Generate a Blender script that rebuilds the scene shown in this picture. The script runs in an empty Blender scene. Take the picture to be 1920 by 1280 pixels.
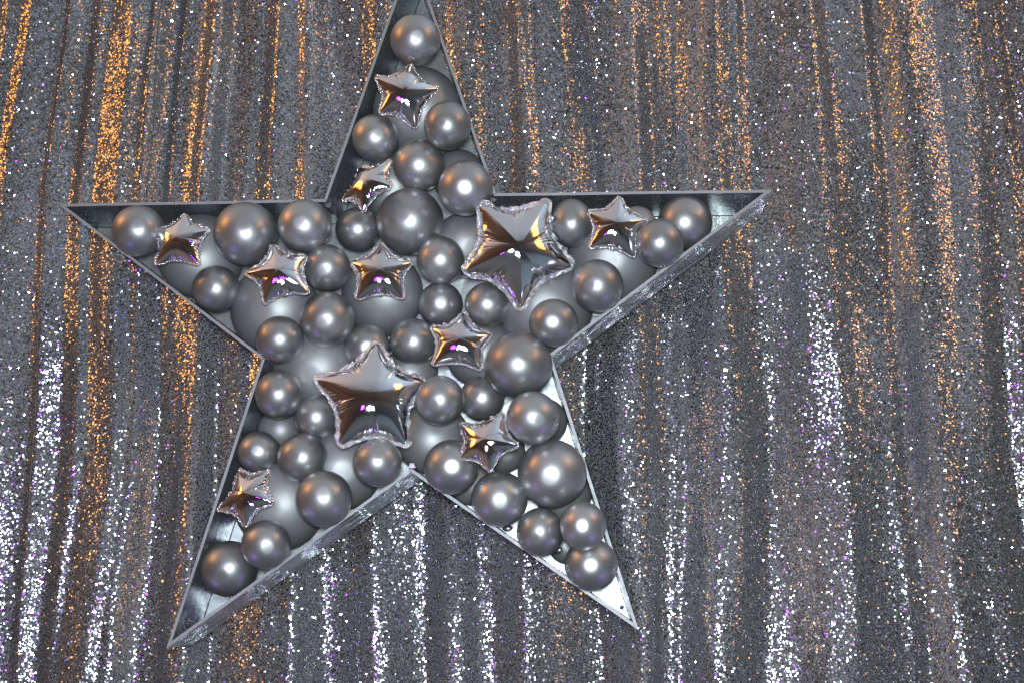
import bpy, bmesh, math
import numpy as np
from mathutils import Matrix, Vector

# ------------------------------------------------------------------ camera
S = 0.8                                   # metres per model unit (half the star's height)
H0 = 1.6                                  # height of the star's centre
F = 2300.0                                # focal length in photograph pixels (1920 wide)
R = np.array([[0.99813087, -0.00514611, -0.06089572],
              [-0.01661787, -0.98175645, -0.1894152],
              [-0.05881001, 0.19007312, -0.98000694]])
O = np.array([0.4529396, -0.67192415, 3.07033881])


def W(p):                                 # model (x right, y up, z towards viewer) -> world
    return Vector((S * p[0], -S * p[2], H0 + S * p[1]))


def WV(v):
    return Vector((v[0], -v[2], v[1]))


scn = bpy.context.scene
col = scn.collection
cam_d = bpy.data.cameras.new('camera')
cam = bpy.data.objects.new('camera', cam_d)
col.objects.link(cam)
cam_d.sensor_width = 36.0
cam_d.lens = 36.0 * F / 1920.0
cam_d.clip_end = 100
rt, up, bk = WV(R[0]), -WV(R[1]), -WV(R[2])
m = Matrix((rt, up, bk)).transposed().to_4x4()
m.translation = W(O)
cam.matrix_world = m
scn.camera = cam
CAM = W(O)

# ------------------------------------------------------------------ surroundings (dim ballroom) and lamps
world = bpy.data.worlds.new('World')
scn.world = world
world.use_nodes = True
nt = world.node_tree
bg = nt.nodes['Background']
tc = nt.nodes.new('ShaderNodeTexCoord')
sx = nt.nodes.new('ShaderNodeSeparateXYZ')
cr = nt.nodes.new('ShaderNodeValToRGB')
mr = nt.nodes.new('ShaderNodeMapRange')
mr.inputs[1].default_value = -1
mr.inputs[2].default_value = 1
nt.links.new(tc.outputs['Generated'], sx.inputs[0])
nt.links.new(sx.outputs[2], mr.inputs[0])
nt.links.new(mr.outputs[0], cr.inputs[0])
side = nt.nodes.new('ShaderNodeValToRGB')
sr = nt.nodes.new('ShaderNodeMapRange')
sr.inputs[1].default_value = -1
sr.inputs[2].default_value = 1
nt.links.new(sx.outputs[0], sr.inputs[0])
nt.links.new(sr.outputs[0], side.inputs[0])
se = side.color_ramp.elements
se[0].position = 0.05
se[0].color = (2.3, 1.45, 1.0, 1)
se[1].position = 0.95
se[1].color = (1.8, 2.25, 2.5, 1)
for p_, c_ in ((0.36, (1.0, 0.92, 0.88, 1)), (0.64, (0.92, 0.98, 1.02, 1))):
    e = se.new(p_)
    e.color = c_
mul = nt.nodes.new('ShaderNodeVectorMath')
mul.operation = 'MULTIPLY'
nt.links.new(cr.outputs[0], mul.inputs[0])
nt.links.new(side.outputs[0], mul.inputs[1])
nt.links.new(mul.outputs[0], bg.inputs[0])
bg.inputs[1].default_value = 1.0
el = cr.color_ramp.elements
el[0].position = 0.0
el[0].color = (0.06, 0.063, 0.068, 1)
el[1].position = 1.0
el[1].color = (0.46, 0.47, 0.49, 1)
for p_, c_ in ((0.20, (0.12, 0.13, 0.145, 1)), (0.32, (0.09, 0.095, 0.103, 1)), (0.37, (0.03, 0.028, 0.03, 1)),
               (0.48, (0.035, 0.032, 0.032, 1)), (0.53, (0.055, 0.046, 0.042, 1)), (0.60, (0.042, 0.028, 0.022, 1)),
               (0.70, (0.08, 0.058, 0.046, 1)), (0.73, (0.245, 0.245, 0.27, 1)), (0.86, (0.43, 0.44, 0.475, 1))):
    e = el.new(p_)
    e.color = c_


def area(name, loc, target, size, energy, color, size_y=None):
    d = bpy.data.lights.new(name, 'AREA')
    d.energy = energy
    d.color = color
    d.size = size
    if size_y:
        d.shape = 'RECTANGLE'
        d.size_y = size_y
    o = bpy.data.objects.new(name, d)
    o.location = loc
    o.rotation_euler = (Vector(target) - Vector(loc)).to_track_quat('-Z', 'Y').to_euler()
    col.objects.link(o)
    return o


SC = Vector((0.05, 0, H0))
area('camera_flash', CAM + up * 0.10 + bk * 0.02, SC, 0.20, 66, (0.85, 0.955, 0.975))
area('warm_ceiling_lamp', SC + Vector((-4.4, -1.45, 2.45)), SC, 1.1, 38, (1.0, 0.36, 0.05), 1.5)
area('warm_ceiling_lamp', SC + Vector((3.9, -1.8, 2.45)), SC, 0.9, 22, (1.0, 0.36, 0.05), 1.4)
area('purple_uplight', SC + Vector((-1.55, -0.55, -1.9)), SC, 0.40, 2.4, (0.30, 0.22, 1.0))
area('purple_uplight', SC + Vector((1.55, -0.55, -1.9)), SC, 0.26, 1.7, (0.45, 0.12, 1.0))
area('purple_stage_lamp', CAM + rt * -0.60 + up * 0.25, SC, 0.20, 4.6, (0.42, 0.04, 1.0))
scn.view_settings.view_transform = 'Standard'
scn.view_settings.look = 'None'
scn.view_settings.exposure = 0
scn.view_settings.gamma = 1
scn.cycles.sample_clamp_indirect = 12
scn.cycles.max_bounces = 8

# ------------------------------------------------------------------ helpers
def inv(px, z):
    """the point of the model plane z = const that is seen at photograph pixel px"""
    d = R.T @ np.array([(px[0] - 960) / F, (px[1] - 640) / F, 1.0])
    return O + (z - O[2]) / d[2] * d


def dist(p):
    return (R @ (np.asarray(p) - O))[2]


def link(name, mesh, mats, parent=None):
    o = bpy.data.objects.new(name, mesh)
    for mt in (mats if isinstance(mats, (list, tuple)) else [mats]):
        if mt and mt.name not in [x.name for x in mesh.materials if x]:
            mesh.materials.append(mt)
    col.objects.link(o)
    o.parent = parent
    return o


def pydata(name, v, f, smooth=False):
    me = bpy.data.meshes.new(name)
    me.from_pydata([tuple(x) for x in v], [], f)
    if smooth:
        me.polygons.foreach_set('use_smooth', [True] * len(me.polygons))
    me.update()
    return me


def tag(o, label, cat=None, group=None, kind=None):
    o['label'] = label
    if cat:
        o['category'] = cat
    if group:
        o['group'] = group
    if kind:
        o['kind'] = kind
    return o


def nodes_mat(name, color, metallic, rough, spec=0.5):
    mt = bpy.data.materials.new(name)
    mt.use_nodes = True
    b = mt.node_tree.nodes['Principled BSDF']
    b.inputs['Base Color'].default_value = (*color, 1)
    b.inputs['Metallic'].default_value = metallic
    b.inputs['Roughness'].default_value = rough
    b.inputs['Specular IOR Level'].default_value = spec
    return mt, mt.node_tree, b


def add(n, t, **kw):
    x = n.nodes.new(t)
    for k, v in kw.items():
        setattr(x, k, v)
    return x


# ------------------------------------------------------------------ materials
# satin chrome latex
M_bal, n, b = nodes_mat('satin_grey_latex', (0.36, 0.36, 0.365), 0.88, 0.42)
b.inputs['Coat Weight'].default_value = 0.22
b.inputs['Coat Roughness'].default_value = 0.25
noi = add(n, 'ShaderNodeTexNoise')
noi.inputs['Scale'].default_value = 9
tcn = add(n, 'ShaderNodeTexCoord')
n.links.new(tcn.outputs['Object'], noi.inputs['Vector'])
ra = add(n, 'ShaderNodeMapRange')
ra.inputs[3].default_value = 0.36
ra.inputs[4].default_value = 0.44
n.links.new(noi.outputs['Fac'], ra.inputs[0])
n.links.new(ra.outputs[0], b.inputs['Roughness'])
oi = add(n, 'ShaderNodeObjectInfo')
hv = add(n, 'ShaderNodeHueSaturation')
hv.inputs['Color'].default_value = (0.40, 0.412, 0.418, 1)
rv = add(n, 'ShaderNodeMapRange')
rv.inputs[3].default_value = 0.88
rv.inputs[4].default_value = 1.14
n.links.new(oi.outputs['Random'], rv.inputs[0])
n.links.new(rv.outputs[0], hv.inputs['Value'])
# the thicker, duller spot of rubber at the crown
tcc = add(n, 'ShaderNodeTexCoord')
sxx = add(n, 'ShaderNodeSeparateXYZ')
n.links.new(tcc.outputs['Object'], sxx.inputs[0])
crn = add(n, 'ShaderNodeMapRange')
crn.inputs[1].default_value = -0.992
crn.inputs[2].default_value = -0.978
crn.inputs[3].default_value = 0.62
crn.inputs[4].default_value = 1.0
n.links.new(sxx.outputs[2], crn.inputs[0])
mx = add(n, 'ShaderNodeVectorMath', operation='SCALE')
n.links.new(hv.outputs[0], mx.inputs[0])
n.links.new(crn.outputs[0], mx.inputs['Scale'])
n.links.new(mx.outputs[0], b.inputs['Base Color'])

# plain matt latex of the large balloons
M_big, n, b = nodes_mat('matt_grey_latex', (0.31, 0.322, 0.33), 0.66, 0.48)
noi = add(n, 'ShaderNodeTexNoise')
noi.inputs['Scale'].default_value = 5
tcn = add(n, 'ShaderNodeTexCoord')
n.links.new(tcn.outputs['Object'], noi.inputs['Vector'])
ra = add(n, 'ShaderNodeMapRange')
ra.inputs[3].default_value = 0.46
ra.inputs[4].default_value = 0.56
n.links.new(noi.outputs['Fac'], ra.inputs[0])
n.links.new(ra.outputs[0], b.inputs['Roughness'])

# mirror foil
M_foil, n, b = nodes_mat('mirror_foil', (0.80, 0.79, 0.82), 1.0, 0.045)
noi = add(n, 'ShaderNodeTexNoise')
noi.inputs['Scale'].default_value = 30
noi.inputs['Detail'].default_value = 3
tcn = add(n, 'ShaderNodeTexCoord')
bp = add(n, 'ShaderNodeBump')
bp.inputs['Strength'].default_value = 0.06
bp.inputs['Distance'].default_value = 0.002
n.links.new(tcn.outputs['Object'], noi.inputs['Vector'])
n.links.new(noi.outputs['Fac'], bp.inputs['Height'])
n.links.new(bp.outputs[0], b.inputs['Normal'])
M_rim, n, b = nodes_mat('crimped_foil', (0.88, 0.89, 0.92), 1.0, 0.2)
noi = add(n, 'ShaderNodeTexNoise')
noi.inputs['Scale'].default_value = 220
tcn = add(n, 'ShaderNodeTexCoord')
bp = add(n, 'ShaderNodeBump')
bp.inputs['Strength'].default_value = 0.6
bp.inputs['Distance'].default_value = 0.003
n.links.new(tcn.outputs['Object'], noi.inputs['Vector'])
n.links.new(noi.outputs['Fac'], bp.inputs['Height'])
n.links.new(bp.outputs[0], b.inputs['Normal'])

# silver painted board of the star box, faintly brushed
def silver(name, color, rough, bump, metallic=0.8, scale=16, depth=0.01, detail=3, vary=1.0):
    mt, n, b = nodes_mat(name, color, metallic, rough)
    tcn = add(n, 'ShaderNodeTexCoord')
    noi = add(n, 'ShaderNodeTexNoise')
    noi.inputs['Scale'].default_value = scale
    noi.inputs['Detail'].default_value = detail
    noi.inputs['Distortion'].default_value = 1.2
    bp = add(n, 'ShaderNodeBump')
    bp.inputs['Strength'].default_value = bump
    bp.inputs['Distance'].default_value = depth
    n.links.new(tcn.outputs['Object'], noi.inputs['Vector'])
    n.links.new(noi.outputs['Fac'], bp.inputs['Height'])
    n.links.new(bp.outputs[0], b.inputs['Normal'])
    n2 = add(n, 'ShaderNodeTexNoise')
    n2.inputs['Scale'].default_value = 60
    n2.inputs['Detail'].default_value = 6
    n.links.new(tcn.outputs['Object'], n2.inputs['Vector'])
    r2 = add(n, 'ShaderNodeMapRange')
    r2.inputs[3].default_value = rough - 0.06 * vary
    r2.inputs[4].default_value = rough + 0.08 * vary
    n.links.new(n2.outputs['Fac'], r2.inputs[0])
    n.links.new(r2.outputs[0], b.inputs['Roughness'])
    return mt


M_wall = silver('silver_board', (0.38, 0.415, 0.43), 0.26, 0.12)
M_outer = silver('silver_board_lit', (0.86, 0.93, 0.95), 0.17, 0.35, 0.75, 9, 0.03, 0.0, 0.3)  # outer faces: light thrown back by the sequins is put into this paler silver
M_back = silver('silver_back_board', (0.44, 0.47, 0.485), 0.38, 0.25)
M_edge = silver('grey_board_edge', (0.30, 0.31, 0.33), 0.5, 0.2, 0.35)
M_hole, n, b = nodes_mat('dark_steel', (0.05, 0.05, 0.055), 0.6, 0.5)

M_cloth, n, b = nodes_mat('grey_mesh_cloth', (0.17, 0.175, 0.18), 0.0, 0.7)
tcn = add(n, 'ShaderNodeTexCoord')
noi = add(n, 'ShaderNodeTexNoise')
noi.inputs['Scale'].default_value = 420
bp = add(n, 'ShaderNodeBump')
bp.inputs['Strength'].default_value = 0.6
bp.inputs['Distance'].default_value = 0.002
n.links.new(tcn.outputs['Object'], noi.inputs['Vector'])
n.links.new(noi.outputs['Fac'], bp.inputs['Height'])
n.links.new(bp.outputs[0], b.inputs['Normal'])
M_seq, n, b = nodes_mat('silver_sequin', (0.56, 0.585, 0.605), 1.0, 0.17)
geo = add(n, 'ShaderNodeNewGeometry')
isl = geo.outputs['Random Per Island']
ra = add(n, 'ShaderNodeMapRange')
ra.inputs[3].default_value = 0.09
ra.inputs[4].default_value = 0.25
n.links.new(isl, ra.inputs[0])
n.links.new(ra.outputs[0], b.inputs['Roughness'])
wn = add(n, 'ShaderNodeTexWhiteNoise', noise_dimensions='1D')
n.links.new(isl, wn.inputs['W'])
rc = add(n, 'ShaderNodeValToRGB')
rc.color_ramp.interpolation = 'CONSTANT'
e0 = rc.color_ramp.elements
e0[0].color = (0.60, 0.62, 0.65, 1)
e0[1].position = 0.94
e0[1].color = (0.50, 0.38, 0.72, 1)
for p_, c_ in ((0.35, (0.42, 0.47, 0.53, 1)), (0.6, (0.68, 0.69, 0.71, 1)), (0.78, (0.34, 0.33, 0.33, 1))):
    e_ = e0.new(p_)
    e_.color = c_
n.links.new(wn.outputs['Value'], rc.inputs[0])
n.links.new(rc.outputs[0], b.inputs['Base Color'])
M_thread, n, b = nodes_mat('grey_hem_tape', (0.16, 0.16, 0.17), 0.3, 0.5)

# ------------------------------------------------------------------ the sequin curtain
rng = np.random.default_rng(7)
YC = 0.262                                # mean distance of the curtain behind the star's front
CX0, CX1, CZ0, CZ1 = -1.60, 1.60, 0.46, 2.72


class Noise1:
    def __init__(self, n, seed):
        self.t = np.random.default_rng(seed).uniform(-1, 1, n + 3)

    def __call__(self, x):
        x = np.clip(x, 0, len(self.t) - 3.001)
        i = np.floor(x).astype(int)
        f = x - i
        f = f * f * (3 - 2 * f)
        return self.t[i] * (1 - f) + self.t[i + 1] * f


class Noise2:
    def __init__(self, nx, nz, seed):
        self.t = np.random.default_rng(seed).uniform(-1, 1, (nx + 3, nz + 3))

    def __call__(self, x, z):
        x = np.clip(x, 0, self.t.shape[0] - 2.001)
        z = np.clip(z, 0, self.t.shape[1] - 2.001)
        i, j = np.floor(x).astype(int), np.floor(z).astype(int)
        f, g = x - i, z - j
        f, g = f * f * (3 - 2 * f), g * g * (3 - 2 * g)
        t = self.t
        return ((t[i, j] * (1 - f) + t[i + 1, j] * f) * (1 - g) + (t[i, j + 1] * (1 - f) + t[i + 1, j + 1] * f) * g)


def knots(lo, hi, seed, amp):
    r_ = np.random.default_rng(seed)
    k = [CX0 - 0.3]
    while k[-1] < CX1 + 0.3:
        k.append(k[-1] + (r_.uniform(lo, hi) if r_.random() < 0.65 else r_.uniform(lo, hi) * 1.9))
    k = np.array(k)
    w_ = np.diff(k, append=k[-1] + lo)
    hgt = np.where(np.arange(len(k)) % 2 == 0, 1.0, -1.0) * r_.uniform(0.3, 1.0, len(k)) * amp
    return k, hgt


FINE = knots(0.022, 0.045, 11, 0.0165)
WIDE = knots(0.046, 0.100, 12, 0.030)
ND = Noise2(14, 5, 3)
NA = Noise2(40, 6, 4)
NB = Noise2(90, 10, 5)
NL = Noise2(9, 3, 6)
NW = Noise2(12, 4, 9)


def prof(u, K_, flat=False):
    k, hgt = K_
    i = np.clip(np.searchsorted(k, u) - 1, 0, len(k) - 2)
    f = np.clip((u - k[i]) / (k[i + 1] - k[i]), 0, 1)
    c = 0.5 - 0.5 * np.cos(np.pi * f)
    f = c * 0.4 + 0.6 * c * c * (3 - 2 * c) if flat else 0.55 * c + 0.45 * f   # broad tops, or flat flanks
    return hgt[i] * (1 - f) + hgt[i + 1] * f


def fold(x, z):
    """how far the cloth stands towards the viewer at (x, z)"""
    a = (x - CX0 + 0.2) / 3.8
    c = (z - CZ0 + 0.2) / 2.8
    u = x + 0.026 * ND(a * 14, c * 5)
    wf = np.clip(0.18 + 0.75 * c + 0.30 * NW(a * 12, c * 4), 0.1, 1.1)
    h = prof(u, FINE) * wf + prof(u + 0.01, WIDE, True) * (1.15 - 0.75 * wf)
    h = h * (1 + 0.40 * NA(a * 40, c * 6))
    return h + 0.0032 * NB(a * 90, c * 10) + 0.026 * NL(a * 9, c * 3)


curtain = bpy.data.objects.new('sequin_curtain', None)
curtain.location = (0, YC, CZ0)
col.objects.link(curtain)
tag(curtain, 'grey sequin curtain hanging in folds behind the balloon star, glinting orange, white and purple', 'curtain')
nx, nz = 900, 90
gx, gz = np.meshgrid(np.linspace(CX0, CX1, nx), np.linspace(CZ0, CZ1, nz), indexing='ij')
gy = -fold(gx, gz) + 0.0018
vv = np.stack([gx, gy, gz - CZ0], -1).reshape(-1, 3)
me = bpy.data.meshes.new('cloth')
idx = (np.arange(nx - 1)[:, None] * nz + np.arange(nz - 1)[None, :]).ravel()
quads = np.stack([idx, idx + nz, idx + nz + 1, idx + 1], -1)
me.vertices.add(len(vv))
me.vertices.foreach_set('co', vv.astype(np.float32).ravel())
me.loops.add(quads.size)
me.loops.foreach_set('vertex_index', quads.astype(np.int32).ravel())
me.polygons.add(len(quads))
me.polygons.foreach_set('loop_start', np.arange(0, quads.size, 4, dtype=np.int32))
me.polygons.foreach_set('use_smooth', np.ones(len(quads), bool))
me.update(calc_edges=True)
link('cloth', me, M_cloth, curtain)

# sequins: small hexagons sewn to the cloth, each tilted its own way
sp = 0.0034
ax = np.arange(CX0, CX1, sp)
az = np.arange(CZ0, CZ1, sp * 0.9)
px, pz = np.meshgrid(ax, az, indexing='ij')
px = px + (np.arange(len(az)) % 2)[None, :] * sp * 0.5
px = (px + rng.normal(0, sp * 0.22, px.shape)).ravel()
pz = (pz + rng.normal(0, sp * 0.22, pz.shape)).ravel()
# more of them where the cloth turns away (the folds' flanks are longer)
e = 0.0012
hx = (fold(px + e, pz) - fold(px - e, pz)) / (2 * e)
hz = (fold(px, pz + e * 3) - fold(px, pz - e * 3)) / (6 * e)
N = len(px)
h = fold(px, pz)
nor = np.stack([-hx, -np.ones(N), -hz], -1)
nor /= np.linalg.norm(nor, axis=1)[:, None]
nor[:, 0] *= 1
tilt = rng.choice([0.09, 0.28, 0.52], N, p=[0.66, 0.24, 0.10])
NS = Noise2(500, 360, 8)
nor[:, 0] += rng.normal(0, 1, N) * tilt + 0.10 * NS((px - CX0) * 145, (pz - CZ0) * 145)
NV = Noise2(60, 7, 15)
nor[:, 2] += rng.normal(0, 1, N) * tilt + 0.14 - 0.12 * np.clip((pz - 1.0) / 1.3, 0, 1) + 0.15 * NV((px - CX0) * 18, (pz - CZ0) * 2.9) + 0.10 * NS((px - CX0) * 139 + 7, (pz - CZ0) * 139 + 3)
nor /= np.linalg.norm(nor, axis=1)[:, None]
t1 = np.cross(nor, np.array([0.0, 0.0, 1.0]))
t1 /= np.linalg.norm(t1, axis=1)[:, None]
t2 = np.cross(nor, t1)
rad = rng.uniform(0.0014, 0.0024, N)
rad[rng.random(N) < 0.04] *= 1.5
ph = rng.uniform(0, 1.0, N)
ctr = np.stack([px, -h - rng.uniform(0.0, 0.0014, N), pz - CZ0], -1)
K = 4
vs = np.empty((N, K, 3), np.float32)
for k in range(K):
    an = ph + 2 * np.pi * k / K
    vs[:, k] = ctr + (rad * np.cos(an))[:, None] * t1 + (rad * np.sin(an))[:, None] * t2
me = bpy.data.meshes.new('sequins')
me.vertices.add(N * K)
me.vertices.foreach_set('co', vs.ravel())
me.loops.add(N * K)
me.loops.foreach_set('vertex_index', np.arange(N * K, dtype=np.int32))
me.polygons.add(N)
me.polygons.foreach_set('loop_start', np.arange(0, N * K, K, dtype=np.int32))
me.update(calc_edges=True)
o = link('sequins', me, M_seq, curtain)
o['kind'] = 'stuff'
print('sequins', N)


def seam(xm, zlo=CZ0, zhi=CZ1):
    z = np.linspace(zlo, zhi, 120)
    x = xm + 0.008 * np.sin(z * 3 + xm * 9) + 0.002 * np.sin(z * 17 + xm * 5)
    y = -fold(x, z) - 0.0035
    v, f = [], []
    w = 0.0009
    for i in range(len(z)):
        for dx, dy in ((-w, 0), (0, -w), (w, 0), (0, w)):
            v.append((x[i] + dx, y[i] + dy, z[i] - CZ0))
    for i in range(len(z) - 1):
        for k in range(4):
            a, c = i * 4 + k, i * 4 + (k + 1) % 4
            f.append((a, c, c + 4, a + 4))
    return link('seam', pydata('seam', v, f, True), M_thread, curtain)


for px_, py_ in ((62, 850), (255, 850), (784, 1060)):
    q = inv((px_, py_), -YC / S)
    seam(S * q[0])

# ------------------------------------------------------------------ the star box
DEP = 0.2166                              # depth of the box in model units
PX = [(773, -93), (930, 363), (1449, 356), (1034, 667), (1198, 1181), (771, 884), (312, 1215), (491, 673), (108, 383), (608, 374)]
V = np.array([inv(p, 0)[:2] for p in PX])
nV = len(V)
TH = 0.0074


def offset(V, t):
    out = []
    for i in range(nV):
        a, b_, c = V[i - 1], V[i], V[(i + 1) % nV]
        d1 = (b_ - a) / np.linalg.norm(b_ - a)
        d2 = (c - b_) / np.linalg.norm(c - b_)
        n1 = np.array([d1[1], -d1[0]])
        n2 = np.array([d2[1], -d2[0]])
        bis = (n1 + n2) / (1 + n1 @ n2)
        out.append(b_ + bis * t)
    return np.array(out)


Vi = offset(V, TH)
frame = bpy.data.objects.new('star_box', None)
frame.location = W((0, 0, -DEP))
col.objects.link(frame)
tag(frame, 'large silver star shaped tray with raised sides, filled with grey balloons', 'star frame')
FW = frame.location


def fv(x, y, z):
    return W((x, y, z)) - FW


g = 0.0006
for i in range(nV):
    j = (i + 1) % nV
    a, b_, ai, bi = V[i], V[j], Vi[i], Vi[j]
    d = (b_ - a) / np.linalg.norm(b_ - a) * g      # a hair of joint at each corner
    q = [a + d, b_ - d, bi - d, ai + d]
    nseg = 14
    v, f = [], []
    for s_ in range(nseg + 1):
        t = s_ / nseg
        wob = 0.0009 * math.sin(i * 2.3 + t * 9)
        po = q[0] * (1 - t) + q[1] * t
        pi_ = q[3] * (1 - t) + q[2] * t
        v += [fv(*po, 0.0 + wob), fv(*po, -DEP), fv(*pi_, -DEP), fv(*pi_, 0.0 + wob)]
    for s_ in range(nseg):
        k = s_ * 4
        f += [(k, k + 1, k + 5, k + 4), (k + 1, k + 2, k + 6, k + 5), (k + 2, k + 3, k + 7, k + 6), (k + 3, k, k + 4, k + 7)]
    f += [(0, 3, 2, 1), (nseg * 4, nseg * 4 + 1, nseg * 4 + 2, nseg * 4 + 3)]
    me = pydata('side_panel', v, f)
    me.materials.append(M_wall)
    me.materials.append(M_edge)
    me.materials.append(M_outer)
    for p in me.polygons:
        if p.index < nseg * 4 and p.index % 4 == 3:
            p.material_index = 1
        elif p.index < nseg * 4 and p.index % 4 == 0:
            p.material_index = 2
    bm = bmesh.new()
    bm.from_mesh(me)
    bmesh.ops.recalc_face_normals(bm, faces=bm.faces)
    bm.to_mesh(me)
    bm.free()
    o = bpy.data.objects.new('side_panel', me)
    col.objects.link(o)
    o.parent = frame
# back board
Vb = offset(V, TH + 0.0015)
zf, zb = -DEP + 0.012, -DEP + 0.0005
v = [fv(*p, zf) for p in Vb] + [fv(*p, zb) for p in Vb]
bm = bmesh.new()
bv = [bm.verts.new(x) for x in v]
bm.faces.new(bv[:nV])
bm.faces.new(bv[nV:][::-1])
for i in range(nV):
    j = (i + 1) % nV
    bm.faces.new((bv[i], bv[j], bv[nV + j], bv[nV + i]))
bmesh.ops.recalc_face_normals(bm, faces=bm.faces)
bmesh.ops.triangulate(bm, faces=[f_ for f_ in bm.faces if len(f_.verts) > 4])
me = bpy.data.meshes.new('back_panel')
bm.to_mesh(me)
bm.free()
link('back_panel', me, M_back, frame)
# small angle brackets in the inner corners and screw heads near the tips
for i in (1, 3, 5, 7, 9):
    c = Vi[i]
    o2 = offset(V, TH + 0.012)[i]
    dd = (o2 - c)
    dd /= np.linalg.norm(dd)
    pp = np.array([-dd[1], dd[0]])
    v, f = [], []
    pts = [c + dd * 0.002 - pp * 0.010, c + dd * 0.002 + pp * 0.010, c + dd * 0.014 + pp * 0.004, c + dd * 0.014 - pp * 0.004]
    v = [fv(*p, -0.010) for p in pts] + [fv(*p, -0.075) for p in pts]
    f = [(0, 1, 2, 3), (7, 6, 5, 4)] + [(k, (k + 1) % 4 + 0, (k + 1) % 4 + 4, k + 4) for k in range(4)]
    link('corner_block', pydata('corner_block', v, f), M_wall, frame)

for i in (8, 4, 2, 6):                    # screw heads by the tips
    c = Vi[i]
    o2 = offset(V, TH + 0.02)[i]
    dd = (o2 - c) / np.linalg.norm(o2 - c)
    p = c + dd * 0.045
    bm = bmesh.new()
    bmesh.ops.create_uvsphere(bm, u_segments=14, v_segments=8, radius=0.0045)
    me = bpy.data.meshes.new('screw_head')
    bm.to_mesh(me)
    bm.free()
    o = link('screw_head', me, M_hole, frame)
    o.location = fv(*p, -0.03 if i != 4 else -0.012)
    o.scale = (1, 0.6, 1)

# ------------------------------------------------------------------ balloons
def balloon_mesh(seed, mat=None):
    r_ = np.random.default_rng(seed)
    bm = bmesh.new()
    bmesh.ops.create_uvsphere(bm, u_segments=56, v_segments=36, radius=1.0)
    k1 = r_.uniform(0.02, 0.05)
    for w_ in bm.verts:
        x, y, z = w_.co
        # the neck lies at +z of the mesh (turned to the back), slightly drawn out; mouth of the crown flattened
        t = max(0.0, z)
        q = 1 - k1 * t * t
        w_.co = (x * q, y * q, z * (1 + 0.10 * t ** 6))
        if z < -0.97:
            w_.co.z += 0.02 * (-z - 0.97) / 0.03
    me = bpy.data.meshes.new('balloon')
    bm.to_mesh(me)
    bm.free()
    me.polygons.foreach_set('use_smooth', [True] * len(me.polygons))
    me.materials.append(mat or M_bal)
    return me


BM = [balloon_mesh(k) for k in range(4)]
BMB = [balloon_mesh(k, M_big) for k in range(2)]
NBIG = 22
GB = 'round grey balloons packed in the star'
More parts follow.
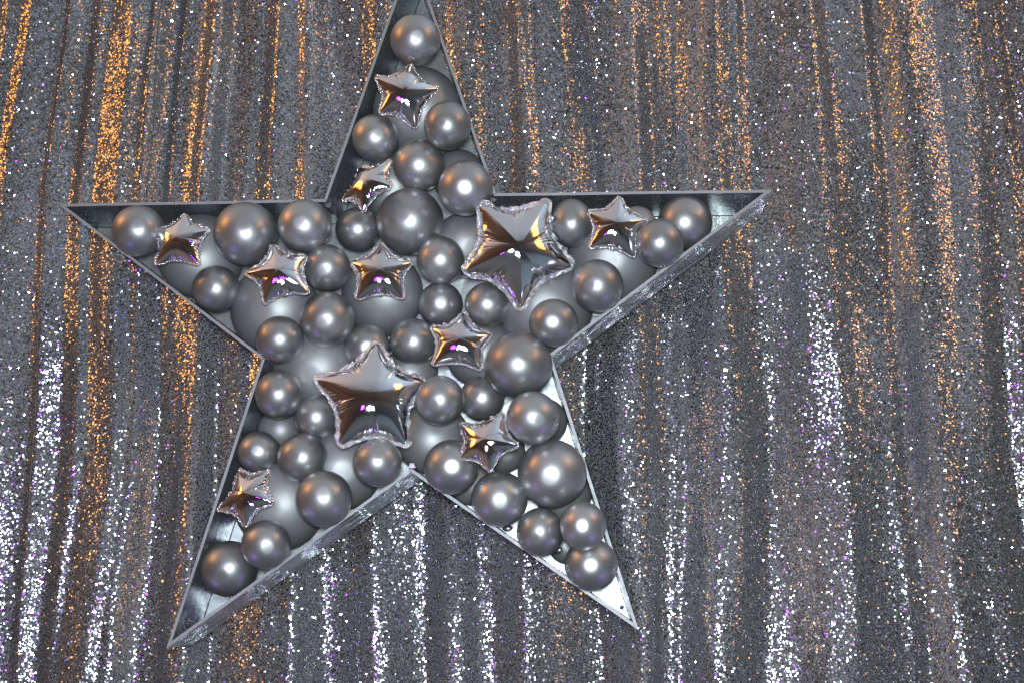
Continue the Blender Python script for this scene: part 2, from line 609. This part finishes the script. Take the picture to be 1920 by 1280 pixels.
# px centre x, y, radius x, radius y (photograph pixels), z rule, squash, label
# z rule: None = settle on what is already there; number = centre depth in model units
BALLS = [
 # --- large ones at the back
 (786, 208, 84, 84, None, .85, 'large dark grey balloon behind the upper foil star in the top arm'),
 (735, 352, 60, 60, None, .9, 'pale grey balloon mostly hidden behind the second foil star of the top arm'),
 (866, 328, 50, 50, None, 1, 'very dark balloon peeping out above the lowest right balloon of the top arm'),
 (376, 482, 80, 80, None, .85, 'large grey balloon behind the foil star in the left arm'),
 (513, 584, 84, 84, None, .85, 'large grey balloon under the foil star where the left arm meets the middle'),
 (717, 551, 80, 80, None, .85, 'large matt grey balloon behind the upright foil star in the middle of the star'),
 (872, 460, 62, 62, None, .9, 'pale grey balloon tucked behind the left tips of the big upside down foil star'),
 (1035, 592, 88, 88, None, .85, 'large pale grey balloon below the big upside down foil star'),
 (1160, 502, 86, 86, None, .85, 'large grey balloon below the foil star in the right arm'),
 (1194, 424, 37, 37, None, 1, 'small dark balloon almost hidden behind the foil star in the right arm'),
 (590, 690, 82, 82, None, .85, 'large grey balloon left of the big foil star, above the lower left arm'),
 (770, 700, 52, 52, None, 1, 'dark balloon hidden behind the right shoulder of the big upright foil star'),
 (900, 660, 66, 66, -.13, .9, 'dark grey balloon behind the foil star in the centre right'),
 (812, 822, 70, 70, None, .9, 'pale grey balloon between the big upright foil star and the lower inner corner'),
 (640, 880, 76, 76, None, .85, 'large pale grey balloon below the big upright foil star'),
 (525, 945, 86, 86, None, .85, 'large pale grey balloon beside the foil star in the lower left arm'),
 (525, 806, 42, 42, None, 1, 'small pale balloon deep at the left wall above the lower left arm'),
 (945, 846, 40, 40, None, 1, 'dark balloon behind the foil star of the lower right arm'),
 (1028, 787, 44, 44, None, 1, 'dark balloon peeping out at the right wall above the lower right arm'),
 (1074, 925, 52, 52, None, 1, 'dark balloon against the right wall, behind the biggest balloon of the lower right arm'),
 (870, 925, 42, 42, None, 1, 'dark balloon low at the left wall of the lower right arm'),
 (1062, 1022, 34, 34, None, 1, 'small dark balloon deep between the three lowest balloons of the lower right arm'),
 # --- middle layer
 (779, 76, 47, 48, None, 1, 'topmost balloon, alone in the tip of the top arm'),
 (704, 259, 44.5, 44, None, 1, 'balloon at the left wall of the top arm, between the two foil stars'),
 (839, 236, 44, 46, None, 1, 'balloon at the right wall of the top arm, right of the upper foil star'),
 (874, 353, 51.5, 52, None, 1, 'lowest balloon at the right wall of the top arm, near the upside down foil star'),
 (786, 311, 49, 49, None, 1, 'balloon in the middle of the top arm, right of its lower foil star'),
 (671, 431, 42, 42, None, 1, 'balloon right below the lower foil star of the top arm'),
 (571, 424, 50, 50, None, 1, 'balloon beside the upper left inner corner of the star'),
 (461, 439, 60, 60, None, 1, 'large balloon at the top wall of the left arm, orange and violet glints on it'),
 (260, 434, 49, 48, None, 1, 'leftmost balloon, in the tip of the left arm'),
 (405, 542, 44.5, 44, None, 1, 'balloon at the lower wall of the left arm, below its foil star'),
 (525, 637, 45, 45, None, 1, 'balloon beside the left inner corner, at the end of the left arm'),
 (613, 503, 44, 44.5, None, 1, 'balloon touching the right tips of the foil star that ends the left arm'),
 (614, 599, 51, 52, None, 1, 'balloon with bright rim streaks between three big balloons left of the centre'),
 (826, 571, 42, 42, None, 1, 'left one of the pair of balloons just above the foil star in the centre right'),
 (914, 572, 43, 42, None, 1, 'right one of the pair of balloons just above the foil star in the centre right'),
 (688, 650, 43, 43, -0.05, 1, 'balloon half hidden behind the top tip of the big upright foil star'),
 (775, 641, 45, 44.5, -0.06, 1, 'balloon left of the foil star in the centre right'),
 (1072, 419, 41, 46, None, 1, 'slightly oval balloon between the two foil stars at the foot of the right arm'),
 (1039, 607, 46, 45, None, 1, 'balloon close to the right inner corner of the star'),
 (1122, 539, 49, 50, None, 1, 'balloon at the lower wall of the right arm'),
 (1294, 421, 51, 51, None, 1, 'rightmost balloon, in the tip of the right arm'),
 (904, 746, 42, 43, None, 1, 'balloon pushed back between two nearer ones above the foil star of the lower right arm'),
 (999, 783, 50, 50, 'over9', 1, 'balloon touching the upper right tip of the foil star of the lower right arm'),
 (844, 878, 52, 51, None, 1, 'balloon at the top of the left wall of the lower right arm'),
 (935, 937, 53, 52, None, 1, 'balloon just below the foil star of the lower right arm'),
 (1009, 1002, 44, 46, None, 1, 'left one of the pair of balloons below the biggest one in the lower right arm'),
 (1109, 1064, 50, 49, None, 1, 'lowest balloon, in the tip of the lower right arm'),
 (523, 739, 44, 46.5, None, 1, 'balloon just below the left inner corner of the star'),
 (594, 782, 41, 43, None, 1, 'balloon touching the left side of the big upright foil star'),
 (486, 847, 40, 39, None, 1, 'balloon at the left wall of the lower left arm, right above its foil star'),
 (609, 937, 53, 53, None, 1, 'balloon at the lower wall of the lower left arm'),
 (430, 1065, 53, 52, None, 1, 'lowest balloon of the lower left arm, near its tip'),
 # --- front layer
 (769, 416, 63, 63, None, 1, 'big balloon between the upper left inner corner and the big upside down foil star'),
 (826, 488, 44.5, 45, None, 1, 'balloon just left of the big upside down foil star'),
 (975, 684, 64, 62, None, 1, 'big balloon at the right inner corner, right of the small foil star'),
 (1237, 456, 45, 46, 'over6', 1, 'balloon resting over the right edge of the foil star in the right arm'),
 (825, 750, 46, 47, 'over8', 1, 'balloon touching the right tip of the big upright foil star'),
 (1035, 887, 65, 64, None, 1, 'biggest front balloon of the lower right arm'),
 (1093, 985, 43, 46, None, 1, 'right one of the pair of balloons below the biggest one in the lower right arm'),
 (567, 858, 47, 46, None, 1, 'balloon between the small foil star of the lower left arm and the big upright one'),
 (708, 866, 46.5, 46, 'over8', 1, 'balloon over the bottom edge of the big upright foil star'),
 (499, 1020, 46, 46, None, 1, 'balloon just below the foil star of the lower left arm'),
]
placed = []                               # centre (model), radius, z squash


def settle(px_, r_px, sq):
    z = -DEP + 0.012
    allow = 0.78 if len(placed) < NBIG else 0.90
    for it in range(30):
        p = inv(px_, z)
        r_ = r_px / F * dist(p)
        zn = -DEP + 0.013 + r_ * sq
        for (c, rr, s2) in placed:
            d = math.hypot(p[0] - c[0], p[1] - c[1])
            sm = (r_ + rr) * allow
            if d < sm:
                zn = max(zn, c[2] + math.sqrt(sm * sm - d * d) * (sq + s2) / 2 * 0.92)
        if abs(zn - z) < 1e-5:
            break
        z = 0.5 * z + 0.5 * zn
    return z


def wall_push(p, r_):
    """shift a ball inward until it clears the box's sides"""
    re = r_ if p[2] <= 0 else math.sqrt(max(0.0, r_ * r_ - p[2] ** 2))
    q = np.array(p[:2], float)
    for it in range(3):
        for i in range(nV):
            a, b_ = Vi[i], Vi[(i + 1) % nV]
            e_ = (b_ - a) / np.linalg.norm(b_ - a)
            n_ = np.array([e_[1], -e_[0]])
            t = (q - a) @ e_
            L = np.linalg.norm(b_ - a)
            if -0.2 * r_ < t < L + 0.2 * r_:
                d = (q - a) @ n_
                if -0.5 * r_ < d < re * 0.97:
                    q = q + n_ * (re * 0.97 - d)
    return np.array([q[0], q[1], p[2]])


def put_ball(k, z):
    x, y, rx, ry, zr, sq, lab = BALLS[k]
    r_px = (rx + ry) / 2
    p = inv((x, y), z)
    r_ = r_px / F * dist(p)
    p = wall_push(p, r_)
    placed.append((p, r_, sq))
    o = bpy.data.objects.new('balloon', BMB[k % 2] if k < NBIG else BM[k % 4])
    col.objects.link(o)
    rr = np.random.default_rng(100 + k)
    turn = Matrix.Rotation(rr.uniform(-0.35, 0.35), 4, 'X') @ Matrix.Rotation(rr.uniform(-0.35, 0.35), 4, 'Y')
    o.matrix_world = (Matrix.Translation(W(p)) @ Matrix.Diagonal((r_ * S * rx / r_px, r_ * S * sq, r_ * S * ry / r_px, 1))
                      @ Matrix.Rotation(-math.pi / 2, 4, 'X') @ turn)
    tag(o, lab, 'balloon', GB)
    if (x, y) in KNOTS:                   # the tied neck shows
        a_, ln = KNOTS[(x, y)]
        tv, tf = [], []
        prof_ = [(0.90, 0.16), (1.0, 0.10), (1.07, 0.075), (1.10, 0.13), (1.15, 0.14), (1.18, 0.08), (1.24, 0.15), (1.30, 0.20), (1.30, 0.15)]
        for (t_, q_) in prof_:
            for i_ in range(12):
                an = 2 * math.pi * i_ / 12
                tv.append((q_ * math.cos(an), q_ * math.sin(an) * 0.8, t_))
        for j_ in range(len(prof_) - 1):
            for i_ in range(12):
                tf.append((j_ * 12 + i_, j_ * 12 + (i_ + 1) % 12, j_ * 12 + 12 + (i_ + 1) % 12, j_ * 12 + 12 + i_))
        kn_ = link('knot', pydata('knot', tv, tf, True), M_bal, o)
        d_ = Vector((math.cos(a_), 0.75, math.sin(a_))).normalized()
        want = d_.to_track_quat('Z', 'Y').to_matrix().to_4x4()
        kn_.matrix_parent_inverse = Matrix.Identity(4)
        kn_.matrix_basis = o.matrix_world.inverted() @ Matrix.Translation(W(p)) @ want @ Matrix.Scale(r_ * S, 4)
    DBG.append('%s z %.3f r %.3f %s' % ((x, y), z, r_, lab[:50]))


KNOTS = {(1009, 1002): (-0.75, 1), (935, 937): (-1.35, 1), (1039, 607): (2.5, 1), (523, 739): (-0.7, 1)}
DBG = []
DEBUG = False
for k, B_ in enumerate(BALLS):
    if isinstance(B_[4], str):
        continue
    z = B_[4] if B_[4] is not None else settle((B_[0], B_[1]), (B_[2] + B_[3]) / 2, B_[5])
    z = min(z, 0.10)
    if k >= NBIG and B_[4] is None:
        z = max(z, -0.075)
    if k >= NBIG:                          # wedged between the sides: rides up until it fits
        best = None
        for q in range(18):
            zz = z + 0.01 * q
            if zz > 0.03 and q:
                break
            p = inv((B_[0], B_[1]), zz)
            sh = np.linalg.norm(wall_push(p, (B_[2] + B_[3]) / 2 / F * dist(p))[:2] - p[:2]) + 0.03 * 0.01 * q
            if best is None or sh < best[0] - 1e-6:
                best = (sh, zz)
        z = best[1]
    put_ball(k, z)

# ------------------------------------------------------------------ foil star balloons
NT, NR = 360, 26
TIPR, INR = 1.0, 0.64


def outline(theta, rnd):
    """radius of the welded edge of a blown-up foil star at angle theta (tip at +y)"""
    a = (theta - math.pi / 2) / (2 * math.pi / 5)
    f = a - math.floor(a)
    f = min(f, 1 - f) * 2                 # 0 at a tip, 1 at an inner corner
    ang = f * math.pi / 5
    # straight edge from tip to inner corner in polar form
    A = np.array([TIPR, 0.0])
    B = INR * np.array([math.cos(math.pi / 5), math.sin(math.pi / 5)])
    n_ = np.array([-(B - A)[1], (B - A)[0]])
    r_ = (n_ @ A) / (n_[0] * math.cos(ang) + n_[1] * math.sin(ang))
    r_ -= 0.03 * math.sin(math.pi * f) * (1 if f < 1 else 0)      # drawn in between
    tipd = max(0, 1 - f / 0.07)
    r_ *= 1 - 0.055 * tipd                # blunt tip
    return r_


TH_ = np.linspace(0, 2 * np.pi, NT, endpoint=False)
OUT = np.array([outline(t, None) for t in TH_])
# membrane height: solve laplace(u) = -1 inside the outline, coarse grid first
u = None
for G, its in ((41, 500), (81, 700), (161, 900), (281, 500)):
    gxs = np.linspace(-1.05, 1.05, G)
    GX, GY = np.meshgrid(gxs, gxs, indexing='ij')
    ang = np.mod(np.arctan2(GY, GX), 2 * np.pi)
    rad_o = np.interp(ang, np.append(TH_, 2 * np.pi), np.append(OUT, OUT[0]))
    inside = np.clip((rad_o - np.hypot(GX, GY)) / (gxs[1] - gxs[0]) + 0.5, 0, 1)
    if u is None:
        u = np.zeros((G, G))
    else:
        t_ = np.linspace(0, u.shape[0] - 1, G)
        i0 = np.clip(t_.astype(int), 0, u.shape[0] - 2)
        fr = t_ - i0
        u = u[i0] * (1 - fr)[:, None] + u[i0 + 1] * fr[:, None]
        u = u[:, i0] * (1 - fr)[None, :] + u[:, i0 + 1] * fr[None, :]
    hgrid = gxs[1] - gxs[0]
    for it in range(its):
        u = inside * 0.25 * (np.roll(u, 1, 0) + np.roll(u, -1, 0) + np.roll(u, 1, 1) + np.roll(u, -1, 1) + hgrid * hgrid)
U = (u / u.max())


def hsample(x, y):
    fx = np.clip((x + 1.05) / hgrid, 0, G - 1.001)
    fy = np.clip((y + 1.05) / hgrid, 0, G - 1.001)
    i, j = fx.astype(int), fy.astype(int)
    a, c = fx - i, fy - j
    return (U[i, j] * (1 - a) + U[i + 1, j] * a) * (1 - c) + (U[i, j + 1] * (1 - a) + U[i + 1, j + 1] * a) * c


def roof(x, y):
    """faceted height: ridges run to the tips, creases to the inner corners"""
    rr_ = np.hypot(x, y)
    a = (np.arctan2(y, x) - math.pi / 2) / (2 * math.pi / 5)
    f = a - np.floor(a)
    g_ = np.minimum(f, 1 - f) * 2 * math.pi / 5
    A = np.array([TIPR, 0.0])
    B = INR * np.array([math.cos(math.pi / 5), math.sin(math.pi / 5)])
    n_ = np.array([-(B - A)[1], (B - A)[0]])
    n_ /= np.linalg.norm(n_)
    return np.clip((n_ @ A - rr_ * (n_[0] * np.cos(g_) + n_[1] * np.sin(g_))) / (n_ @ A), 0, 1)


TIPS = np.array([(math.cos(math.pi / 2 - k * 2 * math.pi / 5), math.sin(math.pi / 2 - k * 2 * math.pi / 5)) for k in range(5)])


def foil_star(tips_px, z, sign, label, seed, lift=0.0, facet=0.35, thick=0.36, crumple=1.0, group='shiny foil star balloons'):
    rnd = np.random.default_rng(seed)
    if z is None:
        z = 0.05
        for it in range(6):
            T = np.array([inv(p, z)[:2] for p in tips_px])
            cx, cy = T.mean(0)
            s0 = np.linalg.norm(T - T.mean(0), axis=1).mean()
            hs = []
            for q in range(600):
                w_ = rnd.dirichlet(np.ones(5) * 0.6)
                w_ = w_ * 0.8 + 0.04
                xy = w_ @ T
                rel = np.linalg.norm(xy - (cx, cy)) / s0
                hh_ = -DEP
                for (c, r0, s2_) in placed:
                    d = np.hypot(*(xy - c[:2]))
                    if d < r0:
                        hh_ = max(hh_, c[2] + s2_ * math.sqrt(r0 * r0 - d * d))
                hs.append(hh_ + 0.8 * thick * s0 * max(0.0, 1 - (rel / 0.8) ** 2) ** 0.5)
            zn = np.percentile(hs, 98) + 0.004
            if abs(zn - z) < 1e-4:
                break
            z = zn
        z += lift
        rnd = np.random.default_rng(seed)
    T = np.array([inv(p, z)[:2] for p in tips_px])
    # affine fit of the regular star onto the five tips
    Mx = np.hstack([TIPS, np.ones((5, 1))])
    sol = np.linalg.lstsq(Mx, T, rcond=None)[0]
    A, t = sol[:2].T, sol[2]
    Uu, ss, Vt = np.linalg.svd(A)
    if np.linalg.det(Uu) < 0:
        Uu[:, 1] *= -1
        Vt[1] *= -1
    s1, s2 = ss
    th = 0.55 * math.acos(min(1, s2 / s1)) * sign
    sq2 = (s2 / s1) / math.cos(th)        # the rest of the squash is the star's own shape
    resid = (np.linalg.inv(A) @ (T - t).T).T - TIPS
    # residual at the tips eased round the star
    order = np.argsort(np.mod(np.arctan2(TIPS[:, 1], TIPS[:, 0]), 2 * np.pi))
    ta = np.mod(np.arctan2(TIPS[:, 1], TIPS[:, 0]), 2 * np.pi)[order]
    ra_ = resid[order]
    ta = np.concatenate([[ta[-1] - 2 * np.pi], ta, [ta[0] + 2 * np.pi]])
    ra_ = np.vstack([ra_[-1], ra_, ra_[0]])
    dx, dy = np.interp(TH_, ta, ra_[:, 0]), np.interp(TH_, ta, ra_[:, 1])
    out = OUT.copy()
    nn = rnd.uniform(-1, 1, 25)
    ns = np.interp(TH_, np.linspace(0, 2 * np.pi, 25), np.append(nn[:-1], nn[0]))
    a5 = np.mod((TH_ - np.pi / 2) / (2 * np.pi / 5), 1)
    f5 = np.minimum(a5, 1 - a5) * 2
    out *= 1 + 0.028 * ns * crumple * f5
    # pleats: puckers running in from the edge, deepest near the inner corners
    nwr = 210
    wv = rnd.uniform(-1, 1, nwr)
    ple = np.interp(TH_ / (2 * np.pi) * nwr, np.arange(nwr + 1), np.append(wv, wv[0]))
    nw2 = 46
    wv2 = rnd.uniform(-1, 1, nw2)
    ple2 = np.interp(TH_ / (2 * np.pi) * nw2, np.arange(nw2 + 1), np.append(wv2, wv2[0]))
    ts = 1 - (1 - np.linspace(0, 1, NR)) ** 1.6
    rings = []
    for side in (1, -1):
        for k in range(NR if side == 1 else NR - 1):
            tt = ts[k] if side == 1 else ts[NR - 2 - k]
            x = OUT * tt * np.cos(TH_)
            y = OUT * tt * np.sin(TH_)
            hh = hsample(x, y)
            hh = (1 - facet) * (np.sqrt(hh) * 0.8 + 0.2 * hh) + facet * 1.15 * (1.02 - np.sqrt((1 - roof(x, y) ** 0.8) ** 2 + 0.02) )
            near = np.exp(-((1 - tt) / (0.06 + 0.20 * f5 ** 2)) ** 1.5) * (0.3 + 0.7 * f5 ** 2)
            pl = (0.034 * ple + 0.055 * ple2) * near * crumple
            pl *= np.clip((1 - tt) / 0.06, 0.25, 1)
            xo = out * tt * np.cos(TH_) + dx * tt * tt
            yo = out * tt * np.sin(TH_) + dy * tt * tt
            zz = side * (hh * thick * (1.0 if side == 1 else 0.8)) + pl * (1 if side == 1 else 0.6)
            if tt < 1e-6:
                xo, yo, zz = xo * 0, yo * 0, zz * 0 + side * hh[0] * thick
            rings.append(np.stack([xo, yo, zz], -1))
    v = np.concatenate(rings)
    v[:, :2] = np.where(np.isfinite(v[:, :2]), v[:, :2], 0)
    f = []
    L = len(rings)
    for k in range(L - 1):
        a_ = k * NT
        for i in range(NT):
            j = (i + 1) % NT
            f.append((a_ + i, a_ + NT + i, a_ + NT + j, a_ + j))
    body = pydata('body', v, f, True)
    bm = bmesh.new()
    bm.from_mesh(body)
    bmesh.ops.remove_doubles(bm, verts=bm.verts, dist=1e-5)
    bm.to_mesh(body)
    bm.free()
    body.polygons.foreach_set('use_smooth', [True] * len(body.polygons))
    # crimped rim: a thin welded flange all round
    edge = rings[NR - 1]
    wv3 = rnd.uniform(-1, 1, 120)
    w3 = np.interp(TH_ / (2 * np.pi) * 120, np.arange(121), np.append(wv3, wv3[0]))
    wv4 = rnd.uniform(-1, 1, 90)
    w4 = np.interp(TH_ / (2 * np.pi) * 90, np.arange(91), np.append(wv4, wv4[0]))
    nrm = np.roll(edge, -1, 0) - np.roll(edge, 1, 0)
    nrm = np.stack([nrm[:, 1], -nrm[:, 0]], -1)
    nrm /= np.linalg.norm(nrm, axis=1)[:, None]
    rr_ = []
    for q, amp in ((-0.012, 0.0), (0.014, 1.3), (0.034, 2.0), (0.054, 2.5)):
        wid = q * (1 + 0.35 * w4 * (q > 0.03))
        e2 = edge.copy()
        e2[:, :2] += nrm * wid[:, None]
        e2[:, 2] += amp * (0.022 * w3 + 0.018 * w4) * crumple
        rr_.append(e2)
    v2 = np.concatenate(rr_)
    f2 = []
    for k in range(3):
        for i in range(NT):
            j = (i + 1) % NT
            f2.append((k * NT + i, (k + 1) * NT + i, (k + 1) * NT + j, k * NT + j))
    rim = pydata('crimped_rim', v2, f2, True)
    # the filling tab at the middle of the edge opposite the first tip
    tv, tf = [], []
    y0 = -INR - 0.01
    for side in (1, -1):
        for iy in range(5):
            for ix in range(5):
                xx = (ix / 4 - 0.5) * 0.17 * (1 - 0.15 * iy / 4)
                yy = y0 + 0.05 - 0.13 * iy / 4
                tv.append((xx, yy, side * 0.006 + 0.016 * math.sin(ix * 2.4 + iy * 1.3 + seed)))
    for s_ in (0, 25):
        for iy in range(4):
            for ix in range(4):
                k = s_ + iy * 5 + ix
                tf.append((k, k + 1, k + 6, k + 5) if s_ else (k, k + 5, k + 6, k + 1))
    tab = pydata('filling_tab', tv, tf, True)
    axis = Uu[:, 0]
    rot2 = Uu @ np.diag([1, sq2]) @ Vt
    M3 = np.eye(4)
    c, s_ = math.cos(th), math.sin(th)
    ax3 = Vector((axis[0], axis[1], 0))
    Rt = Matrix.Rotation(th, 4, ax3)
    R2 = Matrix(((rot2[0, 0], rot2[0, 1], 0, 0), (rot2[1, 0], rot2[1, 1], 0, 0), (0, 0, 1, 0), (0, 0, 0, 1)))
    B = Matrix(((1, 0, 0, 0), (0, 0, -1, 0), (0, 1, 0, 0), (0, 0, 0, 1)))   # model -> world axes
    mw = Matrix.Translation(W((t[0], t[1], z))) @ B @ Rt @ R2 @ Matrix.Scale(s1 * S, 4)
    e_ = bpy.data.objects.new('foil_star_balloon', None)
    col.objects.link(e_)
    e_.matrix_world = mw
    tag(e_, label, 'foil balloon', group)
    link('body', body, M_foil, e_)
    link('crimped_rim', rim, M_rim, e_)
    link('filling_tab', tab, M_rim, e_)
    DBG.append('foil z %.3f tilt %.0f s1 %.3f %s' % (z, math.degrees(th), s1, label[:40]))
    return z


FOILS = [
 ([(771, 121), (823, 162), (779, 240), (711, 216), (705, 150)], 0.10, 1, 'small foil star near the top, on the large dark balloon of the top arm'),
 ([(736, 301), (739, 355), (684, 402), (637, 373), (668, 308)], 0.045, -1, 'small foil star tipped upwards, lower one of the two in the top arm'),
 ([(346, 398), (394, 430), (376, 500), (293, 499), (286, 430)], 0.075, 1, 'small foil star in the left arm, leftmost of all the foil stars'),
 ([(508, 456), (574, 477), (582, 551), (499, 573), (461, 513)], 0.09, 1, 'small foil star where the left arm opens into the middle, leaning on three balloons'),
 ([(713, 453), (774, 490), (758, 563), (670, 565), (656, 491)], 0.075, 1, 'small upright foil star in the middle of the star, below the big round balloon'),
 ([(974, 581), (867, 517), (900, 387), (1029, 373), (1076, 492)], 0.07, 1, 'big foil star hanging upside down at the foot of the right arm'),
 ([(1161, 368), (1215, 411), (1190, 484), (1105, 468), (1102, 398)], 0.045, 1, 'small foil star in the right arm'),
 ([(869, 582), (923, 627), (904, 695), (813, 687), (808, 613)], 0.075, 1, 'small foil star right of the centre, below a pair of balloons'),
 ([(699, 636), (795, 711), (768, 839), (642, 837), (591, 709)], 0.06, 1, 'biggest foil star, upright below the middle of the star'),
 ([(919, 886), (861, 861), (861, 792), (944, 771), (973, 835)], 0.09, 1, 'small upside down foil star at the top of the lower right arm'),
 ([(506, 879), (519, 943), (463, 989), (405, 954), (443, 878)], 0.055, -1, 'small tilted foil star at the left wall of the lower left arm'),
]
FZ = []
FACET = {5: 0.38, 8: 0.02, 3: 0.4, 1: 0.3, 9: 0.4, 10: 0.3}
LIFT = {1: 0.07, 2: 0.025, 3: 0.035, 7: 0.03, 8: 0.05, 4: 0.01, 9: 0.015, 10: 0.03}
for k, (tp, z, sg, lab) in enumerate(FOILS):
    FZ.append(foil_star(tp, None, sg, lab, 40 + k, LIFT.get(k, 0.0), FACET.get(k, 0.2)))
for k, B_ in enumerate(BALLS):
    if isinstance(B_[4], str):
        z = settle((B_[0], B_[1]), (B_[2] + B_[3]) / 2, B_[5])
        put_ball(k, max(z, FZ[int(B_[4][4:])] - 0.004))
if DEBUG:
    open('/tmp/dbg.txt', 'w').write('\n'.join(DBG))
